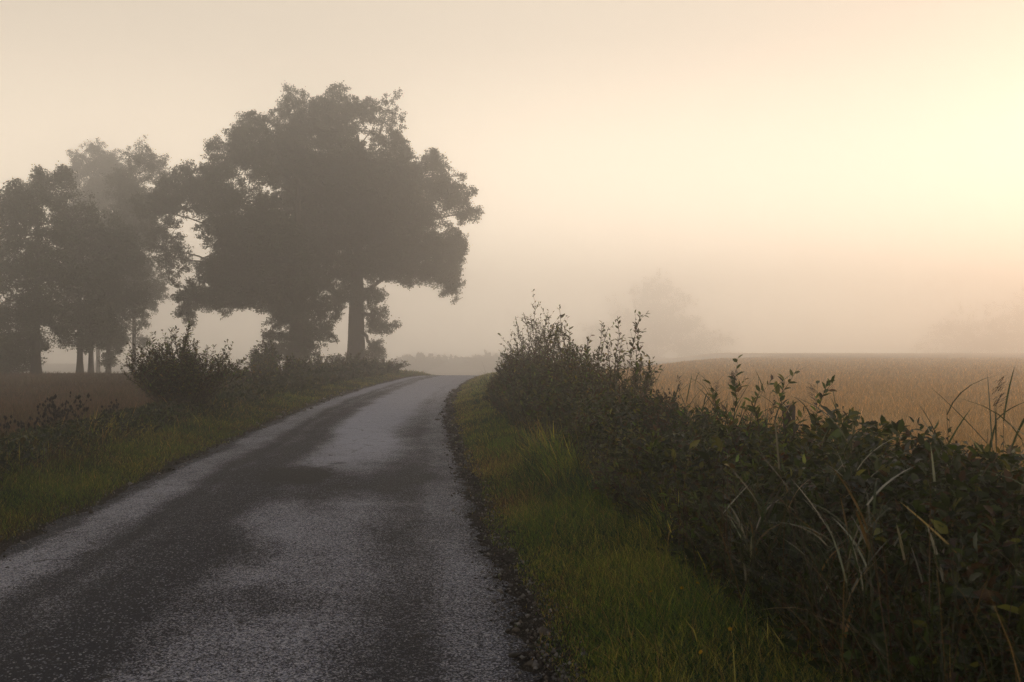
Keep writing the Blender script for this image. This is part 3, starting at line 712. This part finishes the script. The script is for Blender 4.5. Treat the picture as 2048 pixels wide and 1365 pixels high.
reeds = [
 ('reed clump at the right edge with broad pale leaves', 4.55, 4.1, 1.25, 14, .3, 0), ('reed clump at the right edge, dark seed plumes drooping over the field', 5.0, 4.45, 1.32, 11, .12, 2),
 ('reed clump right of the white umbel, tall green blades against the field', 5.5, 4.35, 1.3, 12, .12, 1), ('reed clump with long flat leaves reaching over the verge, lower right', 4.5, 3.3, .75, 9, .3, 0),
 ('low reed clump at the bottom right corner', 4.0, 3.6, .7, 9, .25, 0), ('reed clump with pale leaves below the white umbel', 5.3, 3.6, .9, 11, .35, 0),
 ('reed clump with arching leaves in the middle of the near hedge', 6.2, 4.1, 1.05, 11, .2, 0), ('reed clump right of the wooden post', 6.9, 4.3, 1.05, 10, .15, 0),
 ('reed clump just left of the wooden post, drooping plume above it', 8.0, 4.35, 1.2, 9, .12, 1), ('reed clump with two feathery plumes by the leafy spike', 9.4, 4.4, 1.25, 9, .1, 2),
 ('reed clump with spiky blades left of the leafy spike', 10.6, 4.3, 1.2, 9, .1, 2), ('low reed clump spreading flat leaves beside the bottom right corner', 4.75, 3.45, .62, 8, .35, 0), ('low reed clump with drooping leaves below the pale broad-leaved sapling', 5.9, 3.5, .62, 8, .3, 0),
 ('reed clump with one very pale blade, in the dark lower hedge', 5.05, 3.75, .8, 9, .3, 0), ('short reed clump in front of the dark middle of the hedge', 6.4, 3.4, .6, 8, .25, 0),
 ('reed clump leaning out of the front of the near hedge', 5.6, 3.25, .6, 9, .25, 0), ('reed clump with a single plume behind the hedge step', 11.8, 4.5, 1.25, 8, .1, 1)]
for lab, d, u, h, n, pale, pl in reeds:
    reed(lab, hu(d, u), h, n, pale, pl)

# ------------------------------------------------------------ small individuals
def seed_plant(name, label, base, h, n, headcol, group=None, heads=9, headr=.014, stemcol=(.03, .03, .016), spread=.16, cat='weed', leafy=True):
    bx, by = base; bz = float(zg(bx, by)); loc = np.array([bx, by, bz])
    root = empty(name, loc, label, cat, group)
    s = np.linspace(0, 1, 6)
    out = R.normal(0, spread, (n, 2)); hi = h * (.6 + .4 * R.random(n))
    P = loc + np.concatenate([out[:, None] * s[None, :, None] ** 1.3, (hi[:, None] * s)[..., None]], -1)
    b = Bag(); v, t = tubes(P, np.broadcast_to((.005 * (1 - .6 * s))[None], (n, 6)), 4); b.add(v, t, stemcol)
    tops = []
    m = n * heads; si = np.repeat(np.arange(n), heads); ts = .55 + .45 * R.random(m)
    kk = ts * 5; i0 = np.minimum(kk.astype(int), 4); f = (kk - i0)[:, None]
    A = P[si, i0] * (1 - f) + P[si, i0 + 1] * f
    E = A + norm(rnd_dir(m) * np.array([1, 1, .5]) + np.array([0, 0, .8])) * (.05 + .09 * R.random((m, 1)))
    Q = A[:, None] * (1 - s[None, ::1, None]) + E[:, None] * s[None, :, None]
    v, t = tubes(Q, np.full((m, 6), .0018), 3); b.add(v, t, stemcol)
    b.build('stems', M_STEM, root, loc)
    oct_v = np.array([[1, 0, 0], [-1, 0, 0], [0, 1, 0], [0, -1, 0], [0, 0, 1.2], [0, 0, -1.2]]); oct_t = np.array([[0, 2, 4], [2, 1, 4], [1, 3, 4], [3, 0, 4], [2, 0, 5], [1, 2, 5], [3, 1, 5], [0, 3, 5]])
    rad = headr * (.6 + .8 * R.random(m))
    if m > 60:                                   # a spray of tiny seeds
        v = (E[:, None] + oct_v[None] * rad[:, None, None]).reshape(-1, 3); t = (oct_t[None] + (np.arange(m) * 6)[:, None, None]).reshape(-1, 3)
        hb = Bag(); hb.add(v, t, np.repeat(vary(headcol, m, .2, .05), 6, 0)); hb.build('seed_spray', M_STEM, root, loc)
    else:
        proto = None
        for e, r_ in zip(E, rad):
            if proto is None:
                hb = Bag(); hb.add(oct_v, oct_t, headcol); ho = proto = hb.build('seed_head', M_STEM, root)
            else:
                ho = proto.copy(); COL.objects.link(ho)
            ho.parent = root; ho.location = e - loc; ho.scale = (r_, r_, r_ * (1 + .5 * R.random()))
    if leafy:
        q = 14 * n; i = R.integers(0, n, q); k = R.integers(0, 3, q)
        v, t = stamp(LEAF, LEAF_T, P[i, k], rnd_dir(q) * np.array([1, 1, .3]) + np.array([0, 0, .3]), np.tile([0, 0, 1.0], (q, 1)) + rnd_dir(q) * .4, .10 + .08 * R.random(q), .035)
        lb = Bag(); lb.add(v, t, np.repeat(vary((.022, .036, .014), q), 7, 0)); lb.build('leaves', M_LEAF, root, loc)
    return root
for lab, px, d, h, n in [('tall dark weed with round seed heads, densest on the left verge', 122, 16.0, .78, 5), ('dark seed-headed weed left of the densest one', 92, 16.3, .62, 4), ('dark seed-headed weed right of the densest one', 152, 16.8, .66, 4),
                         ('small dark weed with few round heads at the far left edge', 30, 14.6, .5, 3), ('low weed with dark heads between field and left verge', 62, 15.2, .5, 3), ('short reddish weed nearest the big left shrub', 225, 18.5, .5, 4)]:
    seed_plant('seed_weed', lab, ((px - 1024) / F * d, d), h, n, (.016, .014, .014), 'seed-headed weeds on the left verge', headr=.022)
seed_plant('dock_plant', 'dark brown bushy dock with dense seed sprays against the field', ((1882 - 1024) / F * 5.4, 5.4), 1.17, 6, (.035, .022, .016), None, heads=50, headr=.007, spread=.07, cat='weed', leafy=False)
seed_plant('dock_plant', 'brown dock seed spray beside the reeds at the right', ((1935 - 1024) / F * 5.2, 5.2), 1.02, 4, (.035, .022, .016), None, heads=75, headr=.007, spread=.06, cat='weed', leafy=False)
seed_plant('umbel_plant', 'weed with a pale whitish umbel head by the field', ((1826 - 1024) / F * 5.7, 5.7), 1.13, 2, (.24, .22, .17), None, heads=75, headr=.008, spread=.03, cat='weed', leafy=False)
seed_plant('dock_plant', 'rusty brown dried weed in the hedge step', hu(10.8, 3.9), 1.15, 8, (.10, .055, .028), None, heads=50, headr=.010, spread=.14, cat='weed', leafy=False)

# wooden fence post
def post(base, h, r, label):
    bx, by = base; bz = float(zg(bx, by)); loc = np.array([bx, by, bz])
    n = 8; th = np.arange(n) * 2 * np.pi / n; vs = []; 
    lev = [(-.2, 1), (h * .5, 1.0), (h - .02, .98), (h, .86)]
    for z, k in lev:
        j = 1 + R.normal(0, .04, n)
        vs.append(np.stack([np.cos(th) * r * k * j, np.sin(th) * r * k * j, np.full(n, z) + .012 * np.cos(th)], 1))
    v = np.concatenate(vs + [np.array([[0, 0, h]])]); t = []
    for i in range(len(lev) - 1):
        for k in range(n):
            A = i * n + k; B = i * n + (k + 1) % n
            t += [[A, B, B + n], [A, B + n, A + n]]
    top = (len(lev) - 1) * n
    for k in range(n): t.append([top + k, top + (k + 1) % n, len(v) - 1])
    o = tri_mesh('fence_post', v + loc, t, bark_mat('old wood', (.055, .045, .038)), None, loc)
    return tag(o, label, 'post')
post(((1578 - 1024) / F * 8.2, 8.2), 1.14 - float(zg((1578 - 1024) / F * 8.2, 8.2)), .052, 'weathered wooden post showing above the near hedge')

# yellow flowers low in the right verge
def flower(base, h):
    bz = float(zg(*base)); loc = np.array([base[0], base[1], bz])
    s = np.linspace(0, 1, 4)
    P = np.stack([R.normal(0, .02) * s, R.normal(0, .02) * s, h * s], 1)[None] + loc
    b = Bag(); v, t = tubes(P, np.full((1, 4), .0018), 3); b.add(v, t, (.03, .05, .015))
    k = 6; az = np.arange(k) * 2 * np.pi / k; tilt = norm(np.array([R.normal(0, .5), -.6 + R.normal(0, .3), .7]))
    e1 = norm(np.cross(tilt, [1, 0, .2])); e2 = np.cross(tilt, e1)
    ax = np.cos(az)[:, None] * e1 + np.sin(az)[:, None] * e2 + tilt * .35
    v, t = stamp(DIA, DIA_T, np.repeat(P[0, -1:], k, 0), ax, np.tile(tilt, (k, 1)), .013, .011); b.add(v, t, (.62, .36, .015))
    o = b.build('yellow_flower', M_PETAL, None, loc)
    return tag(o, 'tiny yellow flower low in the grass at the right verge', 'flower', 'yellow flowers in the right verge')
for px, py in [(1590, 1185), (1618, 1130), (1685, 1113), (1700, 1150), (1640, 1138), (1776, 1118), (1905, 1106), (1936, 1120), (1612, 1170), (1688, 1182), (1603, 1253), (1622, 1252), (1642, 1258), (1660, 1262), (1672, 1253),
               (1584, 1258), (1358, 1217), (1390, 1222), (1459, 1320), (1403, 1357), (1310, 1226), (1282, 1200), (1142, 981), (1690, 1348), (1060, 940)]:
    d = CAM_H * F / (py - HOR) * .93
    flower(((px - 1024) / F * d, d), CAM_H * .07 + .05 * R.random())

# -------------------------------------------------------------------- daylight
CREAM_HIGH, CREAM_LOW, BANK = (21.5, 18.3, 14.5, 1), (74, 62, 47.5, 1), 1.0
SUN_EL, SUN_AZ = math.radians(14), math.radians(39)
w = bpy.data.worlds.new('World'); scene.world = w; w.use_nodes = True
nt = w.node_tree; nt.nodes.clear()
wo = nt.nodes.new('ShaderNodeOutputWorld'); bg = nt.nodes.new('ShaderNodeBackground'); sk = nt.nodes.new('ShaderNodeTexSky')
sk.sky_type = 'NISHITA'; sk.sun_disc = False; sk.sun_elevation = SUN_EL; sk.sun_rotation = SUN_AZ
sk.air_density = 1.0; sk.dust_density = .3; sk.ozone_density = .4; sk.altitude = 0
def wn(kind, **kw):
    n = nt.nodes.new(kind)
    for k, v in kw.items(): setattr(n, k, v)
    return n
def wmix(blend, fac, a, b):
    n = wn('ShaderNodeMix', data_type='RGBA', blend_type=blend)
    for key, val in (('Factor', fac), ('A', a), ('B', b)):
        if isinstance(val, (int, float, tuple)): n.inputs[key].default_value = val
        else: nt.links.new(val, n.inputs[key])
    return n.outputs['Result']
def wrange(val, a, b, c, d):
    n = wn('ShaderNodeMapRange', interpolation_type='SMOOTHSTEP')
    nt.links.new(val, n.inputs['Value'])
    for key, v in zip(('From Min', 'From Max', 'To Min', 'To Max'), (a, b, c, d)): n.inputs[key].default_value = v
    return n.outputs[0]
tc = wn('ShaderNodeTexCoord'); sp = wn('ShaderNodeSeparateXYZ'); nt.links.new(tc.outputs['Generated'], sp.inputs[0])
elev = sp.outputs['Z']
# a bank of mist: warm and brightest low down, thinning to the plain morning sky overhead
low = wmix('MULTIPLY', 1.0, sk.outputs[0], (1.0, .86, .68, 1))
glow = wrange(elev, -.02, .33, 1.0, 0.0)
cream = wmix('MIX', glow, CREAM_HIGH, CREAM_LOW)
dot = wn('ShaderNodeVectorMath', operation='DOT_PRODUCT'); nt.links.new(tc.outputs['Generated'], dot.inputs[0])
dot.inputs[1].default_value = (math.sin(SUN_AZ), math.cos(SUN_AZ), 0)
side = wrange(dot.outputs['Value'], -.9, .92, .30, .75)          # the mist is brightest toward the sun
cmb = wn('ShaderNodeCombineColor')
for i in range(3): nt.links.new(side, cmb.inputs[i])
cream = wmix('MULTIPLY', 1.0, cream, cmb.outputs[0])
bank = wmix('MIX', BANK, low, cream)
over = wrange(elev, .34, .75, 1.0, 0.0)
sky = wmix('MIX', over, sk.outputs[0], bank)
nt.links.new(sky, bg.inputs['Color']); bg.inputs['Strength'].default_value = .055
nt.links.new(bg.outputs[0], wo.inputs['Surface'])

sl = bpy.data.lights.new('sun', 'SUN'); sl.energy = .5; sl.angle = math.radians(10); sl.color = (.66, .34, .16)
so = bpy.data.objects.new('sun', sl); COL.objects.link(so)
from mathutils import Vector
sdir = Vector((math.sin(SUN_AZ) * math.cos(SUN_EL), math.cos(SUN_AZ) * math.cos(SUN_EL), math.sin(SUN_EL)))
so.rotation_euler = sdir.to_track_quat('Z', 'Y').to_euler(); so.location = sdir * 60

# fog
def haze():
    m, nt, N, Lk = new_mat('fog')
    out = N('ShaderNodeOutputMaterial'); pv = N('ShaderNodeVolumePrincipled')
    pv.inputs['Color'].default_value = (1, 1, 1, 1); pv.inputs['Density'].default_value = .0073; pv.inputs['Anisotropy'].default_value = .8
    Lk(pv.outputs[0], out.inputs['Volume'])
    x0, x1, y0, y1, z0, z1 = -420, 420, -60, 520, -10, 36
    v = [(x, y, z) for z in (z0, z1) for y in (y0, y1) for x in (x0, x1)]
    f = [(0, 2, 3, 1), (4, 5, 7, 6), (0, 1, 5, 4), (2, 6, 7, 3), (0, 4, 6, 2), (1, 3, 7, 5)]
    me = bpy.data.meshes.new('haze'); me.from_pydata(v, [], f); me.update(); me.materials.append(m)
    o = bpy.data.objects.new('haze', me); COL.objects.link(o)
    tag(o, 'pale morning fog lying over the lane and fields', 'fog', kind='stuff')
haze()

# --------------------------------------------------------------------- camera
cd = bpy.data.cameras.new('camera'); cam = bpy.data.objects.new('camera', cd); COL.objects.link(cam)
cd.sensor_width = 36; cd.lens = 35; cd.clip_start = .05; cd.clip_end = 4000
cam.location = (0, 0, CAM_H)
cam.rotation_euler = (math.radians(90) + math.atan((HOR - 682.5) / F), 0, 0)
cd.dof.use_dof = True; cd.dof.focus_distance = 14; cd.dof.aperture_fstop = 5.6
scene.camera = cam

scene.view_settings.view_transform = 'Standard'; scene.view_settings.look = 'None'
scene.view_settings.gamma = 1; scene.view_settings.exposure = 0.15
scene.render.engine = 'CYCLES'
cy = scene.cycles
cy.max_bounces = 12; cy.diffuse_bounces = 2; cy.glossy_bounces = 2; cy.transmission_bounces = 2; cy.volume_bounces = 10; cy.transparent_max_bounces = 8
cy.caustics_reflective = False; cy.caustics_refractive = False; cy.sample_clamp_indirect = 6
cy.use_denoising = True; cy.denoising_prefilter = 'NONE'
